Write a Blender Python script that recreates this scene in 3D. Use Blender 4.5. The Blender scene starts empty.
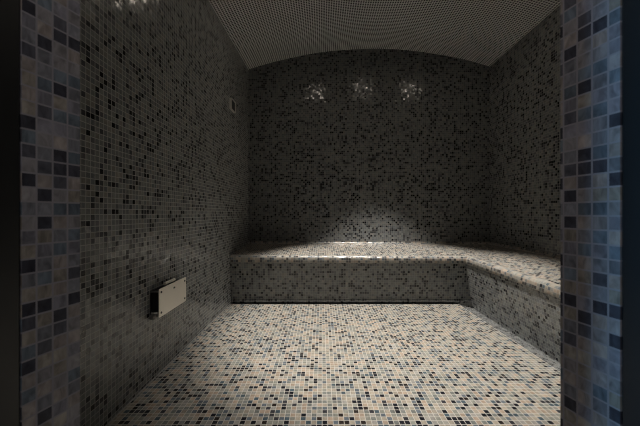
import bpy, bmesh, math, random
from mathutils import Vector, Matrix
random.seed(7)
SC = bpy.context.scene
COL = SC.collection
P = 0.0237            # pitch of the glass mosaic, metres
H = 0.90              # eye height

# ------------------------------------------------------------------ materials
def nodes_of(name):
    m = bpy.data.materials.new(name)
    m.use_nodes = True
    nt = m.node_tree
    nt.nodes.clear()
    out = nt.nodes.new('ShaderNodeOutputMaterial')
    bs = nt.nodes.new('ShaderNodeBsdfPrincipled')
    nt.links.new(bs.outputs[0], out.inputs[0])
    return m, nt, bs

class NB:
    """small helper for wiring math nodes"""
    def __init__(s, nt): s.nt = nt
    def n(s, t): return s.nt.nodes.new(t)
    def put(s, sock, v):
        if isinstance(v, bpy.types.NodeSocket): s.nt.links.new(v, sock)
        else: sock.default_value = v
    def math(s, op, a, b=None, c=None, clamp=False):
        n = s.n('ShaderNodeMath'); n.operation = op; n.use_clamp = clamp
        s.put(n.inputs[0], a)
        if b is not None: s.put(n.inputs[1], b)
        if c is not None: s.put(n.inputs[2], c)
        return n.outputs[0]
    def vmath(s, op, a, b=None):
        n = s.n('ShaderNodeVectorMath'); n.operation = op
        s.put(n.inputs[0], a)
        if b is not None: s.put(n.inputs[1], b)
        return n.outputs[0]
    def mix(s, f, a, b, blend='MIX'):
        n = s.n('ShaderNodeMix'); n.data_type = 'RGBA'; n.blend_type = blend
        s.put(n.inputs[0], f); s.put(n.inputs[6], a); s.put(n.inputs[7], b)
        return n.outputs[2]

LIGHT_MIX = [  # weight, albedo
    (.21, (.50, .44, .355)), (.12, (.54, .42, .32)), (.14, (.37, .37, .32)), (.12, (.45, .43, .39)),
    (.10, (.27, .28, .26)), (.07, (.17, .20, .23)), (.06, (.10, .14, .165)),
    (.05, (.062, .062, .070)), (.10, (.022, .023, .030)), (.03, (.045, .035, .03)),
]
WALL_MIX = [
    (.22, (.30, .315, .30)), (.20, (.265, .275, .275)), (.12, (.32, .31, .285)), (.14, (.235, .25, .26)),
    (.10, (.18, .18, .19)), (.07, (.10, .105, .115)), (.06, (.05, .05, .055)), (.15, (.016, .016, .018)),
]
JAMB_MIX = [  # dark tones lifted in the colour, standing in for reflected haze on the jambs
    (.16, (.40, .35, .32)), (.16, (.34, .32, .32)), (.14, (.37, .33, .28)), (.14, (.29, .28, .31)),
    (.12, (.26, .26, .28)), (.08, (.19, .225, .26)), (.08, (.13, .13, .15)), (.12, (.07, .07, .085)),
]
DARK_MIX = [
    (.25, (.012, .013, .015)), (.25, (.018, .018, .021)), (.25, (.015, .016, .018)), (.25, (.024, .023, .025)),
]

def mosaic(name, mixr=LIGHT_MIX, grout=(.44, .42, .38), gw=.055, rough=.16, tilt=.05, seed=0.0, spec=.5, vein=.55, gain=.6):
    m, nt, bs = nodes_of(name)
    b = NB(nt)
    uv = b.n('ShaderNodeUVMap').outputs[0]
    sc = b.n('ShaderNodeVectorMath'); sc.operation = 'SCALE'
    nt.links.new(uv, sc.inputs[0]); sc.inputs[3].default_value = 1.0 / P
    t = sc.outputs[0]
    cell = b.vmath('ADD', b.vmath('FLOOR', t), (seed * 37.0 + .5, seed * 91.0 + .5, 0.0))
    fr = b.vmath('FRACTION', t)
    wn = b.n('ShaderNodeTexWhiteNoise'); wn.noise_dimensions = '2D'; nt.links.new(cell, wn.inputs['Vector'])
    wn2 = b.n('ShaderNodeTexWhiteNoise'); wn2.noise_dimensions = '3D'
    nt.links.new(b.vmath('ADD', cell, (13.0, 57.0, 9.0)), wn2.inputs['Vector'])
    # sheets of tiles are a touch uneven: dark ones gather in loose clusters
    cl = b.n('ShaderNodeTexNoise'); cl.noise_dimensions = '2D'
    nt.links.new(cell, cl.inputs['Vector']); cl.inputs['Scale'].default_value = .16; cl.inputs['Detail'].default_value = 2
    shift = b.math('MULTIPLY', b.math('SUBTRACT', cl.outputs[0], .5), .27)
    v = b.math('FRACT', b.math('ADD', wn.outputs[0], 0.0))
    v = b.math('ADD', v, shift, clamp=True)
    ramp = b.n('ShaderNodeValToRGB'); ramp.color_ramp.interpolation = 'CONSTANT'
    els = ramp.color_ramp.elements
    acc = 0.0
    for i, (w, c) in enumerate(mixr):
        e = els[0] if i == 0 else (els[1] if i == 1 else els.new(acc))
        e.position = acc; e.color = (*[q * gain for q in c], 1)
        acc += w
    nt.links.new(v, ramp.inputs[0])
    # marbling inside the glass
    off = b.n('ShaderNodeVectorMath'); off.operation = 'SCALE'
    nt.links.new(wn2.outputs['Color'], off.inputs[0]); off.inputs[3].default_value = 50.0
    st = b.vmath('MULTIPLY', t, (1.0, .45, 1.0))
    nz = b.n('ShaderNodeTexNoise'); nz.noise_dimensions = '3D'
    nt.links.new(b.vmath('ADD', st, off.outputs[0]), nz.inputs['Vector'])
    nz.inputs['Scale'].default_value = 1.7; nz.inputs['Detail'].default_value = 4; nz.inputs['Distortion'].default_value = .8
    vn = b.math('ADD', b.math('MULTIPLY', b.math('SUBTRACT', nz.outputs[0], .5), 1.6 * vein), 1.0)
    br = b.math('ADD', b.math('MULTIPLY', wn2.outputs[0], .30), .85)
    k = b.math('MULTIPLY', vn, br)
    ksc = b.n('ShaderNodeVectorMath'); ksc.operation = 'SCALE'
    nt.links.new(ramp.outputs[0], ksc.inputs[0]); nt.links.new(k, ksc.inputs[3])
    # grout mask
    sep = b.n('ShaderNodeSeparateXYZ'); nt.links.new(fr, sep.inputs[0])
    dx = b.math('SUBTRACT', .5, b.math('ABSOLUTE', b.math('SUBTRACT', sep.outputs[0], .5)))
    dy = b.math('SUBTRACT', .5, b.math('ABSOLUTE', b.math('SUBTRACT', sep.outputs[1], .5)))
    d = b.math('MINIMUM', dx, dy)
    g = b.math('SUBTRACT', 1.0, b.math('DIVIDE', b.math('SUBTRACT', d, gw * .8), gw * .4, clamp=True))
    col = b.mix(g, ksc.outputs[0], (*[q * gain for q in grout], 1))
    nt.links.new(col, bs.inputs['Base Color'])
    nt.links.new(b.math('ADD', b.math('MULTIPLY', g, .6), rough), bs.inputs['Roughness'])
    bs.inputs['Specular IOR Level'].default_value = spec
    # every tile sits at its own tiny angle, so lamps sparkle in them
    nm = b.n('ShaderNodeNormalMap'); nm.space = 'TANGENT'
    sx = b.n('ShaderNodeSeparateXYZ'); nt.links.new(wn2.outputs['Color'], sx.inputs[0])
    cx = b.n('ShaderNodeCombineXYZ')
    nt.links.new(b.math('ADD', b.math('MULTIPLY', b.math('SUBTRACT', sx.outputs[0], .5), tilt), .5), cx.inputs[0])
    nt.links.new(b.math('ADD', b.math('MULTIPLY', b.math('SUBTRACT', sx.outputs[1], .5), tilt), .5), cx.inputs[1])
    cx.inputs[2].default_value = 1.0
    nt.links.new(cx.outputs[0], nm.inputs['Color'])
    nt.links.new(nm.outputs[0], bs.inputs['Normal'])
    return m

def plain(name, col, rough=.5, metal=0.0, noise=.08, scale=60, spec=.5):
    m, nt, bs = nodes_of(name)
    b = NB(nt)
    tc = b.n('ShaderNodeTexCoord')
    nz = b.n('ShaderNodeTexNoise'); nz.inputs['Scale'].default_value = scale; nz.inputs['Detail'].default_value = 3
    nt.links.new(tc.outputs['Object'], nz.inputs['Vector'])
    lo = tuple(c * (1 - noise) for c in col) + (1,)
    hi = tuple(min(1, c * (1 + noise)) for c in col) + (1,)
    nt.links.new(b.mix(nz.outputs[0], lo, hi), bs.inputs['Base Color'])
    bs.inputs['Roughness'].default_value = rough
    bs.inputs['Metallic'].default_value = metal
    bs.inputs['Specular IOR Level'].default_value = spec
    return m

def glow(name, col, strength):
    m, nt, bs = nodes_of(name)
    bs.inputs['Base Color'].default_value = (*col, 1)
    bs.inputs['Emission Color'].default_value = (*col, 1)
    bs.inputs['Emission Strength'].default_value = strength
    return m

M_FLOOR = mosaic('floor_mosaic', seed=1, grout=(.72, .68, .60))
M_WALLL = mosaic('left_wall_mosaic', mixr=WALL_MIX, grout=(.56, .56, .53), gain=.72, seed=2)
M_WALLB = mosaic('back_wall_mosaic', mixr=WALL_MIX, grout=(.38, .38, .36), gain=.56, seed=3)  # same tile mix, colour dimmed to hold back the lamp glow above the bench
M_WALLR = mosaic('right_wall_mosaic', mixr=WALL_MIX, grout=(.38, .38, .36), gain=.58, seed=4)  # colour lowered here too, in place of weaker lamp light on this wall
M_BENCH = mosaic('bench_mosaic', seed=5, grout=(.62, .58, .52))
M_EDGE = mosaic('polished_edge_tiles', seed=10, rough=.29, spec=1.0, tilt=.09, grout=(.62, .58, .52))
M_RISER = mosaic('riser_mosaic', mixr=WALL_MIX, grout=(.38, .38, .36), gain=.72, seed=6)
M_JAMB = mosaic('doorway_mosaic', mixr=JAMB_MIX, gain=.9, vein=1.1, seed=8, grout=(.36, .34, .36), gw=.06)
M_CEIL = mosaic('ceiling_mosaic', mixr=DARK_MIX, grout=(.74, .75, .74), gw=.175, gain=1.0, seed=9, tilt=.03)
M_FRAME = plain('black_door_frame', (.010, .011, .012), .42)
M_HALL = plain('dark_hall_paint', (.03, .03, .032), .7)
M_BEAD = plain('pale_sealant', (.26, .255, .24), .5)
M_PLATE = plain('cream_steel_plate', (.97, .92, .83), .5, .7, .03, 25)
M_STEEL = plain('satin_steel', (.45, .44, .42), .35, 1.0, .06, 80)
M_BLACK = plain('black_plastic', (.015, .015, .016), .45)
M_RUBBER = plain('grey_nozzle', (.24, .23, .21), .4)
M_SCREW = plain('dark_screw', (.04, .035, .03), .4)
M_RIM = plain('dull_rim', (.6, .58, .54), .45)
M_LAMP = glow('lamp_glass', (1.0, .88, .74), 60.0)
M_LAMP_ADDED = glow('added_lamp_glass', (1.0, .88, .74), 6.0)  # dim lens of the added lamp by the doorway

# ------------------------------------------------------------------ mesh helpers
def build(name, polys, mat, parent=None, smooth=False, loc=None):
    """polys: list of (points, uvs) ; uvs in metres (or None)"""
    bm = bmesh.new()
    uvl = bm.loops.layers.uv.new('UVMap')
    cache = {}
    def V(p, run):
        k = tuple(round(c, 5) for c in p) + (run,)
        if k not in cache: cache[k] = bm.verts.new(p)
        return cache[k]
    for poly in polys:
        pts, uvs = poly[:2]
        run = poly[2] if len(poly) > 2 else 0
        vs = [V(p, run) for p in pts]
        try: f = bm.faces.new(vs)
        except ValueError: continue
        f.smooth = smooth
        if uvs:
            for l, u in zip(f.loops, uvs): l[uvl].uv = u
    me = bpy.data.meshes.new(name)
    bm.to_mesh(me); bm.free()
    me.materials.append(mat)
    o = bpy.data.objects.new(name, me)
    COL.objects.link(o)
    if parent: o.parent = parent
    if loc: o.location = loc
    return o

def from_bm(name, bm, mat, parent=None, smooth=False):
    if smooth:
        for f in bm.faces: f.smooth = True
    bmesh.ops.recalc_face_normals(bm, faces=bm.faces[:])
    me = bpy.data.meshes.new(name)
    bm.to_mesh(me); bm.free()
    me.materials.append(mat)
    o = bpy.data.objects.new(name, me)
    COL.objects.link(o)
    if parent: o.parent = parent
    return o

def box_bm(x0, x1, y0, y1, z0, z1, bev=0.0, seg=2, bm=None):
    own = bmesh.new()
    bmesh.ops.create_cube(own, size=1.0)
    for v in own.verts:
        v.co = Vector((x0 + (v.co.x + .5) * (x1 - x0), y0 + (v.co.y + .5) * (y1 - y0), z0 + (v.co.z + .5) * (z1 - z0)))
    if bev: bmesh.ops.bevel(own, geom=own.edges[:], offset=bev, segments=seg, affect='EDGES', profile=.5)
    if bm is None: return own
    me = bpy.data.meshes.new('t'); own.to_mesh(me); own.free(); bm.from_mesh(me); bpy.data.meshes.remove(me)
    return bm

def cyl_bm(c, axis, r, length, seg=24, bev=.0, r2=None):
    bm = bmesh.new()
    bmesh.ops.create_cone(bm, cap_ends=True, segments=seg, radius1=r, radius2=r if r2 is None else r2, depth=length)
    if bev:
        es = [e for e in bm.edges if len(e.link_faces) == 2 and any(len(f.verts) > 4 for f in e.link_faces)]
        bmesh.ops.bevel(bm, geom=es, offset=bev, segments=2, affect='EDGES')
    rot = Vector((0, 0, 1)).rotation_difference(Vector(axis)).to_matrix().to_4x4()
    bmesh.ops.transform(bm, matrix=Matrix.Translation(c) @ rot, verts=bm.verts[:])
    return bm

def structure(o, label=None):
    o['kind'] = 'structure'
    if label: o['label'] = label
    return o

def thing(name, loc, label, cat, group=None):
    o = bpy.data.objects.new(name, None)
    o.empty_display_size = .05
    COL.objects.link(o); o.location = loc
    o['label'] = label; o['category'] = cat
    if group: o['group'] = group
    return o

# ------------------------------------------------------------------ room dimensions
XL, XR = -0.915, 2.045
YBL, YBR = 3.74, 3.66          # back wall, its two corners
YF = .57                       # inner face of the front wall
ZS, ZA = 2.692, 2.93           # springing line and crown of the vault
XM = (XL + XR) / 2
half = (XR - XL) / 2
RAD = (half * half + (ZA - ZS) ** 2) / (2 * (ZA - ZS))
ZC = ZA - RAD
def vault(x): return ZC + math.sqrt(RAD * RAD - (x - XM) ** 2)
def yback(x): return YBL + (YBR - YBL) * (x - XL) / (XR - XL)
def sag(x, y): return .055 * (YBL - y) * (1 - (x - XL) / (XR - XL)) ** 4
NV = 40
XS = [XL + (XR - XL) * i / NV for i in range(NV + 1)]

# floor: one slab with its tiled top
XE = 1.355                     # edge of the floor field, the drain strip runs beyond it
YE = 2.975
def quad_uv(pts, fu): return (pts, [fu(p) for p in pts])
fp = []
xy = lambda p: (p[0] + 5.0, p[1] + 5.0)
fp.append(quad_uv([(XL, YF - 1.6, 0), (XE, YF - 1.6, 0), (XE, YE, 0), (XL, YE, 0)], xy))
fp.append(quad_uv([(XE, YF - 1.6, 0), (XE, YF - 1.6, -.07), (XE, YE, -.07), (XE, YE, 0)], lambda p: (p[1] + 5, p[2])))
fp.append(quad_uv([(XE, YE, 0), (XE, YE, -.07), (XL, YE, -.07), (XL, YE, 0)], lambda p: (p[0] + 5, p[2])))
fp.append(quad_uv([(XL, YF - 1.6, 0), (XL, YE, 0), (XL, YE, -.07), (XL, YF - 1.6, -.07)], lambda p: (p[1] + 5, p[2])))
fp.append(quad_uv([(XL, YF - 1.6, -.07), (XE, YF - 1.6, -.07), (XE, YF - 1.6, 0), (XL, YF - 1.6, 0)], lambda p: (p[0] + 5, p[2])))
fp.append(quad_uv([(XL, YF - 1.6, -.07), (XL, YE, -.07), (XE, YE, -.07), (XE, YF - 1.6, -.07)], xy))
structure(build('floor', fp, M_FLOOR), 'pale speckled mosaic floor of the steam room')
# drain strip along the foot of the bench (L-shaped, a little lower)
ZD = -.012
gp = [quad_uv([(XE + .016, -1.0, ZD), (XR + .1, -1.0, ZD - .22), (XR + .1, 3.2, ZD - .22), (XE + .016, 3.2, ZD)], xy)]
structure(build('trim_1', gp, M_RISER), 'darker recessed mosaic strip at the foot of the bench')
gq = [quad_uv([(-2.6, -1.7, -.26), (2.6, -1.7, -.26), (2.6, 3.9, -.26), (-2.6, 3.9, -.26)], xy)]
structure(build('trim_2', gq, M_HALL), 'subfloor under the mosaic')

# walls
yz = lambda p: (p[1] + 5.0, p[2] + 1.0)
xz = lambda p: (p[0] + 5.0, p[2] + 1.0)
T = .12
def wall_side(name, x, yb, sgn, mat, label):
    a, b_, z0, z1 = YF - .03, yb + .02, -.07, ZS + .01
    xo = x + sgn * T
    ps = [quad_uv([(x, a, z0), (x, b_, z0), (x, b_, z1), (x, a, z1)], yz),
          quad_uv([(xo, a, z0), (xo, a, z1), (xo, b_, z1), (xo, b_, z0)], yz),
          quad_uv([(x, a, z1), (x, b_, z1), (xo, b_, z1), (xo, a, z1)], xy),
          quad_uv([(x, a, z0), (xo, a, z0), (xo, b_, z0), (x, b_, z0)], xy),
          quad_uv([(x, a, z0), (x, a, z1), (xo, a, z1), (xo, a, z0)], xz),
          quad_uv([(x, b_, z0), (xo, b_, z0), (xo, b_, z1), (x, b_, z1)], xz)]
    return structure(build(name, ps, mat), label)
wall_side('wall_left', XL, YBL, -1, M_WALLL, 'dark mosaic side wall with the steam outlet')
wall_side('wall_right', XR, YBR, 1, M_WALLR, 'dark mosaic side wall behind the short bench')
bp = []
for i in range(NV):
    a, c = XS[i], XS[i + 1]
    bp.append(quad_uv([(a, yback(a), -.07), (c, yback(c), -.07), (c, yback(c), vault(c) + .004), (a, yback(a), vault(a) + .004)], xz))
    bp.append(quad_uv([(a, yback(a) + T, -.07), (a, yback(a) + T, vault(a) + .004), (c, yback(c) + T, vault(c) + .004), (c, yback(c) + T, -.07)], xz))
structure(build('wall_back', bp, M_WALLB), 'dark mosaic end wall under the vault')
# vaulted ceiling
cp = []
al = [0.0]
for i in range(NV):
    al.append(al[-1] + math.hypot(XS[i + 1] - XS[i], vault(XS[i + 1]) - vault(XS[i])))
for i in range(NV):
    a, c = XS[i], XS[i + 1]
    y0 = YF - .05
    pts = [(px, py, vault(px) - sag(px, py)) for px, py in ((a, y0), (a, yback(a) + .03), (c, yback(c) + .03), (c, y0))]
    cp.append((pts, [(al[i], y0), (al[i], pts[1][1]), (al[i + 1], pts[2][1]), (al[i + 1], y0)]))
    top = [(p[0], p[1], p[2] + .1) for p in pts][::-1]
    cp.append((top, [(p[0], p[1]) for p in top]))
structure(build('ceiling', cp, M_CEIL, smooth=True), 'shallow barrel vault of dark tiles with pale grout')

# front wall with the doorway we look through: two splayed jambs and a lintel
JL_in, JL_out = (-.460, .570), (-.485, .485)
JR_in, JR_out = (.449, .565), (.472, .475)
def prism(plan, z0, z1, u0=0.0):
    ps = []; n = len(plan); u = u0
    for i in range(n):
        (xa, ya), (xb, yb) = plan[i], plan[(i + 1) % n]
        L = math.hypot(xb - xa, yb - ya)
        ps.append(([(xa, ya, z0), (xb, yb, z0), (xb, yb, z1), (xa, ya, z1)], [(u, z0 + 1), (u + L, z0 + 1), (u + L, z1 + 1), (u, z1 + 1)]))
        u += L
    ps.append(([(x, y, z1) for x, y in plan], [(x, y) for x, y in plan]))
    ps.append(([(x, y, z0) for x, y in plan[::-1]], [(x, y) for x, y in plan[::-1]]))
    return ps
DL = 2.12
wf = prism([JL_out, JL_in, (XL - .15, .57), (XL - .15, .485)], -.07, 3.05, .004)
wf += prism([JR_in, JR_out, (XR + .15, .475), (XR + .15, .565)], -.07, 3.05, .018)
wf += prism([(JL_out[0], .485), (JR_out[0], .475), (JR_in[0], .565), (JL_in[0], .57)], DL, 3.05)
structure(build('wall_front', wf, M_JAMB), 'mosaic door jambs seen close at both sides of the picture')

# black door frame on the hall side
fr = box_bm(-.60, -.4855, .405, .484, -.06, DL + .09, .004)
structure(from_bm('trim_3', fr, M_FRAME), 'black door frame upright')
fr = box_bm(.4725, .59, .395, .474, -.06, DL + .09, .004)
structure(from_bm('trim_4', fr, M_FRAME), 'black door frame upright with a bluish sheen')
fr = box_bm(-.4855, .4725, .40, .474, DL + .005, DL + .09, .004)
structure(from_bm('trim_5', fr, M_FRAME), 'black door frame head')
# the dark hall the camera stands in
hp = [quad_uv([(-2.6, -1.7, -.07), (2.6, -1.7, -.07), (2.6, -1.7, 3.05), (-2.6, -1.7, 3.05)], xz),
      quad_uv([(-2.6, -1.7, -.07), (-2.6, .5, -.07), (-2.6, .5, 3.05), (-2.6, -1.7, 3.05)], yz),
      quad_uv([(2.6, -1.7, -.07), (2.6, .5, -.07), (2.6, .5, 3.05), (2.6, -1.7, 3.05)], yz)]
structure(build('wall_hall', hp, M_HALL), 'dark wall of the hall outside the door')
structure(build('ceiling_hall', [quad_uv([(-2.6, -1.7, 3.05), (2.6, -1.7, 3.05), (2.6, .56, 3.05), (-2.6, .56, 3.05)], xy)], M_HALL), 'dark ceiling of the hall')

# pale sealant bead where the side wall meets the floor
bd = [quad_uv([(XL, YF, .005), (XL + .005, YF, .001), (XL + .005, YE, .001), (XL, YE, .005)], yz)]
structure(build('baseboard_left', bd, M_BEAD), 'thin pale joint along the foot of the side wall')

# ------------------------------------------------------------------ the L-shaped bench
bench = thing('tiled_bench', (XL, YE, 0), 'built-in L-shaped mosaic bench along the end wall and side wall', 'bench')
def local(polys):
    o = Vector(bench.location)
    return [([tuple(Vector(p) - o) for p in q[0]],) + tuple(q[1:]) for q in polys]
XN0, XN1 = 1.420, 1.420        # nosing of the short wing at the corner and at the door end
YN = 2.962                     # nosing of the long wing
ZB_A, ZB_B, ZB_C = .417, .405, .375     # underside of the nosing at its stations
def station(o, dz, which):
    if which == 'A': return (XL + .002, YN + o, ZB_A + dz)
    if which == 'B': return (XN0 + o, YN + o, ZB_B + dz)
    return (XN1 + o, YF + .002, ZB_C + dz)
# nosing profile: under-lip, face, rounded upper edge, start of the seat
R = .013
prof = [(.022, 0.0), (.003, 0.0), (0.0, .003), (.006, .041)]
for i in range(1, 8):
    a = math.pi / 2 * i / 7
    prof.append((.006 + .026 * (1 - math.cos(a)), .041 + .026 * math.sin(a)))
prof.append((.058, .069))
plen = [0.0]
for i in range(1, len(prof)):
    plen.append(plen[-1] + math.hypot(prof[i][0] - prof[i - 1][0], prof[i][1] - prof[i - 1][1]))
def sweep(prof, plen, v0=0.0):
    ps = []
    for a, b_, n in (('A', 'B', 30), ('B', 'C', 30)):
        for i in range(len(prof) - 1):
            q = [station(*prof[i], a), station(*prof[i], b_), station(*prof[i + 1], b_), station(*prof[i + 1], a)]
            if a == 'A': us = [q[0][0], q[1][0], q[2][0], q[3][0]]
            else: us = [5 - q[0][1], 5 - q[1][1], 5 - q[2][1], 5 - q[3][1]]
            vs = [plen[i], plen[i], plen[i + 1], plen[i + 1]]
            ps.append((q, [(u + 5, v + v0) for u, v in zip(us, vs)], a))
    return ps
face_at = plen[2]
nos = build('nosing', local(sweep(prof, plen, 1 * P - face_at % P)), M_EDGE, bench)
for p in nos.data.polygons: p.use_smooth = True
# seat: rises gently to the walls, ending in a small cove
ZW = .528
so, sd = prof[-1]
A0 = Vector(station(so, sd, 'A')); B0 = Vector(station(so, sd, 'B')); C0 = Vector(station(so, sd, 'C'))
rc = .028
E = .002
A1 = Vector((XL + E, YBL - rc - E, ZW)); B1 = Vector((XR - rc - E, YBR - rc - E, ZW)); C1 = Vector((XR - rc - E, YF + E, ZW - .02))
seat = []
N = 12
def lerp(a, b, t): return a + (b - a) * t
for (p0, p1, q0, q1, ax) in ((A0, B0, A1, B1, 0), (B0, C0, B1, C1, 1)):
    for i in range(N):
        for j in range(N):
            c = []
            for (s, t) in ((i, j), (i + 1, j), (i + 1, j + 1), (i, j + 1)):
                c.append(tuple(lerp(lerp(p0, p1, s / N), lerp(q0, q1, s / N), t / N)))
            seat.append((c, [(p[0] + 5, p[1] + 5) for p in c]))
# cove
covep = []
NC = 6
cove = []
for i in range(NC + 1):
    a = math.pi / 2 * i / NC
    cove.append((rc * math.sin(a), rc * (1 - math.cos(a))))
for i in range(NC):
    (o0, z0), (o1, z1) = cove[i], cove[i + 1]
    qa = [A1 + Vector((0, o0, z0)), B1 + Vector((o0, o0, z0)), B1 + Vector((o1, o1, z1)), A1 + Vector((0, o1, z1))]
    arc = rc * math.pi / 2 / NC
    covep.append(([tuple(p) for p in qa], [(qa[0].x + 5, i * arc), (qa[1].x + 5, i * arc), (qa[2].x + 5, i * arc + arc), (qa[3].x + 5, i * arc + arc)], 'long'))
    qb = [B1 + Vector((o0, o0, z0)), C1 + Vector((o0, 0, z0)), C1 + Vector((o1, 0, z1)), B1 + Vector((o1, o1, z1))]
    covep.append(([tuple(p) for p in qb], [(qb[0].y + 5, i * arc), (qb[1].y + 5, i * arc), (qb[2].y + 5, i * arc + arc), (qb[3].y + 5, i * arc + arc)], 'short'))
build('seat', local(seat), M_BENCH, bench, smooth=True)
build('cove', local(covep), M_EDGE, bench, smooth=True)
# risers
XRI, YRI = 1.520, 3.035
YRT = 2.985
XRT = 1.428                    # the short riser leans out towards its top
rz0, rz1 = -.07, .44
rb = [quad_uv([(XL + .002, YRI, rz0), (XRI, YRI, rz0), (XRT, YRT, ZB_B + .004), (XL + .002, YRT, ZB_A + .004)], xz)]
build('riser', local(rb), M_RISER, bench)
rr = [quad_uv([(XRI, YRI, rz0), (XRI, YF + .002, rz0), (XRT, YF + .002, ZB_C + .004), (XRT, YRT, ZB_B + .004)], yz)]
build('riser', local(rr), M_RISER, bench)
# narrow tile ledge at the foot of the long riser
k0, k1 = 3.016, 3.035
XK = XRI - .004
kb = [quad_uv([(XL + .002, k0, .010), (XK, k0, .010), (XK, k0, .029), (XL + .002, k0, .029)], xz),
      quad_uv([(XL + .002, k0, .029), (XK, k0, .029), (XK, k1, .029), (XL + .002, k1, .029)], xy),
      quad_uv([(XL + .002, k1, .010), (XK, k1, .010), (XK, k0, .010), (XL + .002, k0, .010)], xy)]
build('plinth', local(kb), M_RISER, bench)

# ------------------------------------------------------------------ steam outlet on the side wall
st = thing('steam_outlet', (XL, 1.75, .42), 'cream metal plate over a black steam outlet box on mosaic wall', 'steam outlet')
XP = XL + .05                  # outer face of the plate
def L(bm):
    bmesh.ops.translate(bm, vec=-Vector(st.location), verts=bm.verts[:]); return bm
py0, py1, pz0, pz1 = 1.594, 1.91, .345, .497
# plate with softly rounded corners
def rounded_plate(x0, x1, y0, y1, z0, z1, r, seg=5):
    bm = bmesh.new(); ring = []
    for cy, cz, a0 in ((y1 - r, z1 - r, 0), (y0 + r, z1 - r, 90), (y0 + r, z0 + r, 180), (y1 - r, z0 + r, 270)):
        for i in range(seg + 1):
            a = math.radians(a0 + 90 * i / seg)
            ring.append((cy + r * math.cos(a), cz + r * math.sin(a)))
    lo = [bm.verts.new((x0, y, z)) for y, z in ring]; hi = [bm.verts.new((x1, y, z)) for y, z in ring]
    n = len(ring)
    bm.faces.new(lo); top = bm.faces.new(hi)
    for i in range(n): bm.faces.new((lo[i], lo[(i + 1) % n], hi[(i + 1) % n], hi[i]))
    bmesh.ops.bevel(bm, geom=list(top.edges), offset=.0008, segments=2, affect='EDGES')
    return bm
plate = from_bm('cover_plate', L(rounded_plate(XP - .004, XP, py0, py1, pz0, pz1, .008)), M_PLATE, st)
plate['label'] = 'cream cover plate with dark screws'
for y, z in ((py0 + .020, pz1 - .020), (py1 - .022, pz1 - .020), (py0 + .020, pz0 + .022), (py1 - .022, pz0 + .022)):
    bm = cyl_bm((XP + .0012, y, z), (1, 0, 0), .0062, .0035, 16, .0006)
    from_bm('screw', L(bm), M_SCREW, plate)
bm = box_bm(XP - .001, XP + .0025, 1.748, 1.764, .462, .471, .0012)
from_bm('slot', L(bm), M_BLACK, plate)
hb = box_bm(XL + .001, XP - .005, py0 + .014, py1 - .015, pz0 + .024, pz1 - .016, .003)
from_bm('housing', L(hb), M_BLACK, st)
# flange on the wall
fb = box_bm(XL, XL + .004, py0 + .002, py1 - .005, pz0 + .016, pz1 - .010, .001)
from_bm('wall_flange', L(fb), M_BLACK, st)
# bent steel strap at the top near corner
sb = box_bm(XL + .002, XP - .004, py0 + .002, py0 + .016, pz1 - .018, pz1 - .013, .001)
from_bm('strap', L(sb), M_STEEL, st)
# steel rod lying along the top
rb_ = cyl_bm((XL + .030, 1.742, .505), (0, 1, 0), .0085, .115, 20, .002)
rod = from_bm('top_rod', L(rb_), M_PLATE, st)
for yy in (1.71, 1.775):
    from_bm('rod_bracket', L(box_bm(XL + .024, XL + .036, yy - .005, yy + .005, pz1 - .014, .500, .001)), M_STEEL, rod)
# steam pipe stub at the lower near corner
nz = cyl_bm((XL + .016, py0 + .004, pz0 + .004), (1, -.15, 0), .015, .030, 24, .003)
noz = from_bm('nozzle', L(nz), M_RUBBER, st, smooth=False)
nz = cyl_bm((XL + .037, py0 + .012, pz0 + .010), (1, 0, 0), .010, .016, 20, .002)
from_bm('nozzle_tip', L(nz), M_RUBBER, noz)

# ------------------------------------------------------------------ sensor plate high on the side wall
sn = thing('wall_sensor', (XL, 3.02, H + 1.09), 'small dark sensor plate with pale rim high on mosaic wall', 'sensor')
def LS(bm):
    bmesh.ops.translate(bm, vec=-Vector(sn.location), verts=bm.verts[:]); return bm
sy0, sy1, sz0, sz1 = 2.965, 3.10, H + 1.035, H + 1.145
from_bm('sensor_face', LS(box_bm(XL + .001, XL + .018, sy0 + .006, sy1 - .006, sz0 + .006, sz1 - .006, .002)), M_BLACK, sn)
rim = bmesh.new()
box_bm(XL, XL + .024, sy0, sy0 + .003, sz0, sz1, .001, 1, rim)
box_bm(XL, XL + .024, sy1 - .006, sy1, sz0, sz1, .001, 1, rim)
box_bm(XL, XL + .024, sy0 + .006, sy1 - .006, sz0, sz0 + .006, .001, 1, rim)
box_bm(XL, XL + .024, sy0 + .006, sy1 - .006, sz1 - .003, sz1, .001, 1, rim)
from_bm('rim', LS(rim), M_RIM, sn)

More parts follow.
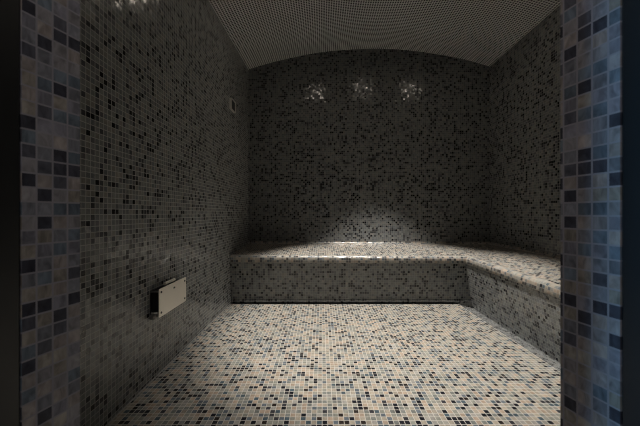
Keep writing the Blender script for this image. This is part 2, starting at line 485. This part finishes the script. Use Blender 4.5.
# ------------------------------------------------------------------ three ceiling downlights across the vault, plus one added to brighten the near floor
LX = [(-.145, 2.62, 'near the side wall with the steam outlet'), (.576, 2.62, 'in the middle of the vault'), (1.33, 2.62, 'above the short wing of the bench'), (.46, 1.38, 'added close to the doorway to brighten the floor')]
POW = [60, 380, 16, 60]
SIZ = [52, 61, 48, 50]
BLE = [1.0, .46, 1.0, 1.0]
AIM = [(.0, -.3), (.03, -.02), (-.4, -.2), (-.06, .1)]
def spot(name, loc, power, size, blend, col, tgt, r=.03):
    l = bpy.data.lights.new(name, 'SPOT'); l.energy = power; l.spot_size = math.radians(size); l.spot_blend = blend
    l.color = col; l.shadow_soft_size = r
    o = bpy.data.objects.new(name, l); COL.objects.link(o); o.location = loc
    o.rotation_euler = (Vector(tgt) - Vector(loc)).to_track_quat('-Z', 'Y').to_euler()
    return o
for i, (x, LY, where) in enumerate(LX):
    zc = vault(x) - sag(x, LY)
    d = thing('ceiling_downlight', (x, LY, zc), 'round recessed downlight ' + where, 'ceiling light', 'downlights across the vault')
    ring = bmesh.new()
    prof_r = [(.034, -.004), (.036, -.013), (.046, -.013), (.050, -.006), (.050, .02)]
    segs = 32
    rows = [[ring.verts.new((r * math.cos(2 * math.pi * k / segs), r * math.sin(2 * math.pi * k / segs), z)) for k in range(segs)] for r, z in prof_r]
    for a, b_ in zip(rows, rows[1:]):
        for k in range(segs): ring.faces.new((a[k], a[(k + 1) % segs], b_[(k + 1) % segs], b_[k]))
    from_bm('trim_ring', ring, M_STEEL, d, smooth=True)
    lens = bmesh.new()
    bmesh.ops.create_circle(lens, cap_ends=True, segments=32, radius=.035)
    bmesh.ops.translate(lens, vec=(0, 0, -.006), verts=lens.verts[:])
    from_bm('lens', lens, M_LAMP if i < 3 else M_LAMP_ADDED, d)
    spot('downlight_beam', (x, LY, zc - .02), POW[i], SIZ[i], BLE[i], (1.0, .95, .885), (x + AIM[i][0], LY + AIM[i][1], 0))

# blue light in the hall, off to the side, grazing the opening
def area(name, loc, tgt, power, sx, sy, col):
    l = bpy.data.lights.new(name, 'AREA'); l.shape = 'RECTANGLE'; l.size = sx; l.size_y = sy; l.energy = power; l.color = col
    o = bpy.data.objects.new(name, l); COL.objects.link(o); o.location = loc
    o.rotation_euler = (Vector(tgt) - Vector(loc)).to_track_quat('-Z', 'Y').to_euler()
    return o
area('hall_blue_light', (-2.3, .25, 1.0), (.47, .5, .95), 26.0, .16, 1.6, (.20, .58, 1.0))
area('hall_ceiling_light', (-.1, -.6, 2.95), (-.1, -.3, 0), 10.5, .8, .8, (1.0, .92, .90))

# ------------------------------------------------------------------ camera, world, view
cam = bpy.data.cameras.new('camera')
cam.sensor_width = 36; cam.lens = 300 / 640 * 36
cam.shift_x = -2 / 640; cam.shift_y = .5 / 640
cam.clip_start = .02
cam.dof.use_dof = True; cam.dof.focus_distance = 2.4; cam.dof.aperture_fstop = 7.0
co = bpy.data.objects.new('camera', cam); COL.objects.link(co)
co.location = (0, 0, H); co.rotation_euler = (math.pi / 2, 0, 0)
SC.camera = co
w = bpy.data.worlds.new('world'); SC.world = w; w.use_nodes = True
w.node_tree.nodes['Background'].inputs[0].default_value = (.01, .012, .016, 1)
w.node_tree.nodes['Background'].inputs[1].default_value = .2
SC.view_settings.view_transform = 'Standard'; SC.view_settings.look = 'None'
SC.view_settings.gamma = 1.0; SC.view_settings.use_curve_mapping = False
SC.view_settings.exposure = 0.45
SC.cycles.filter_width = 1.1
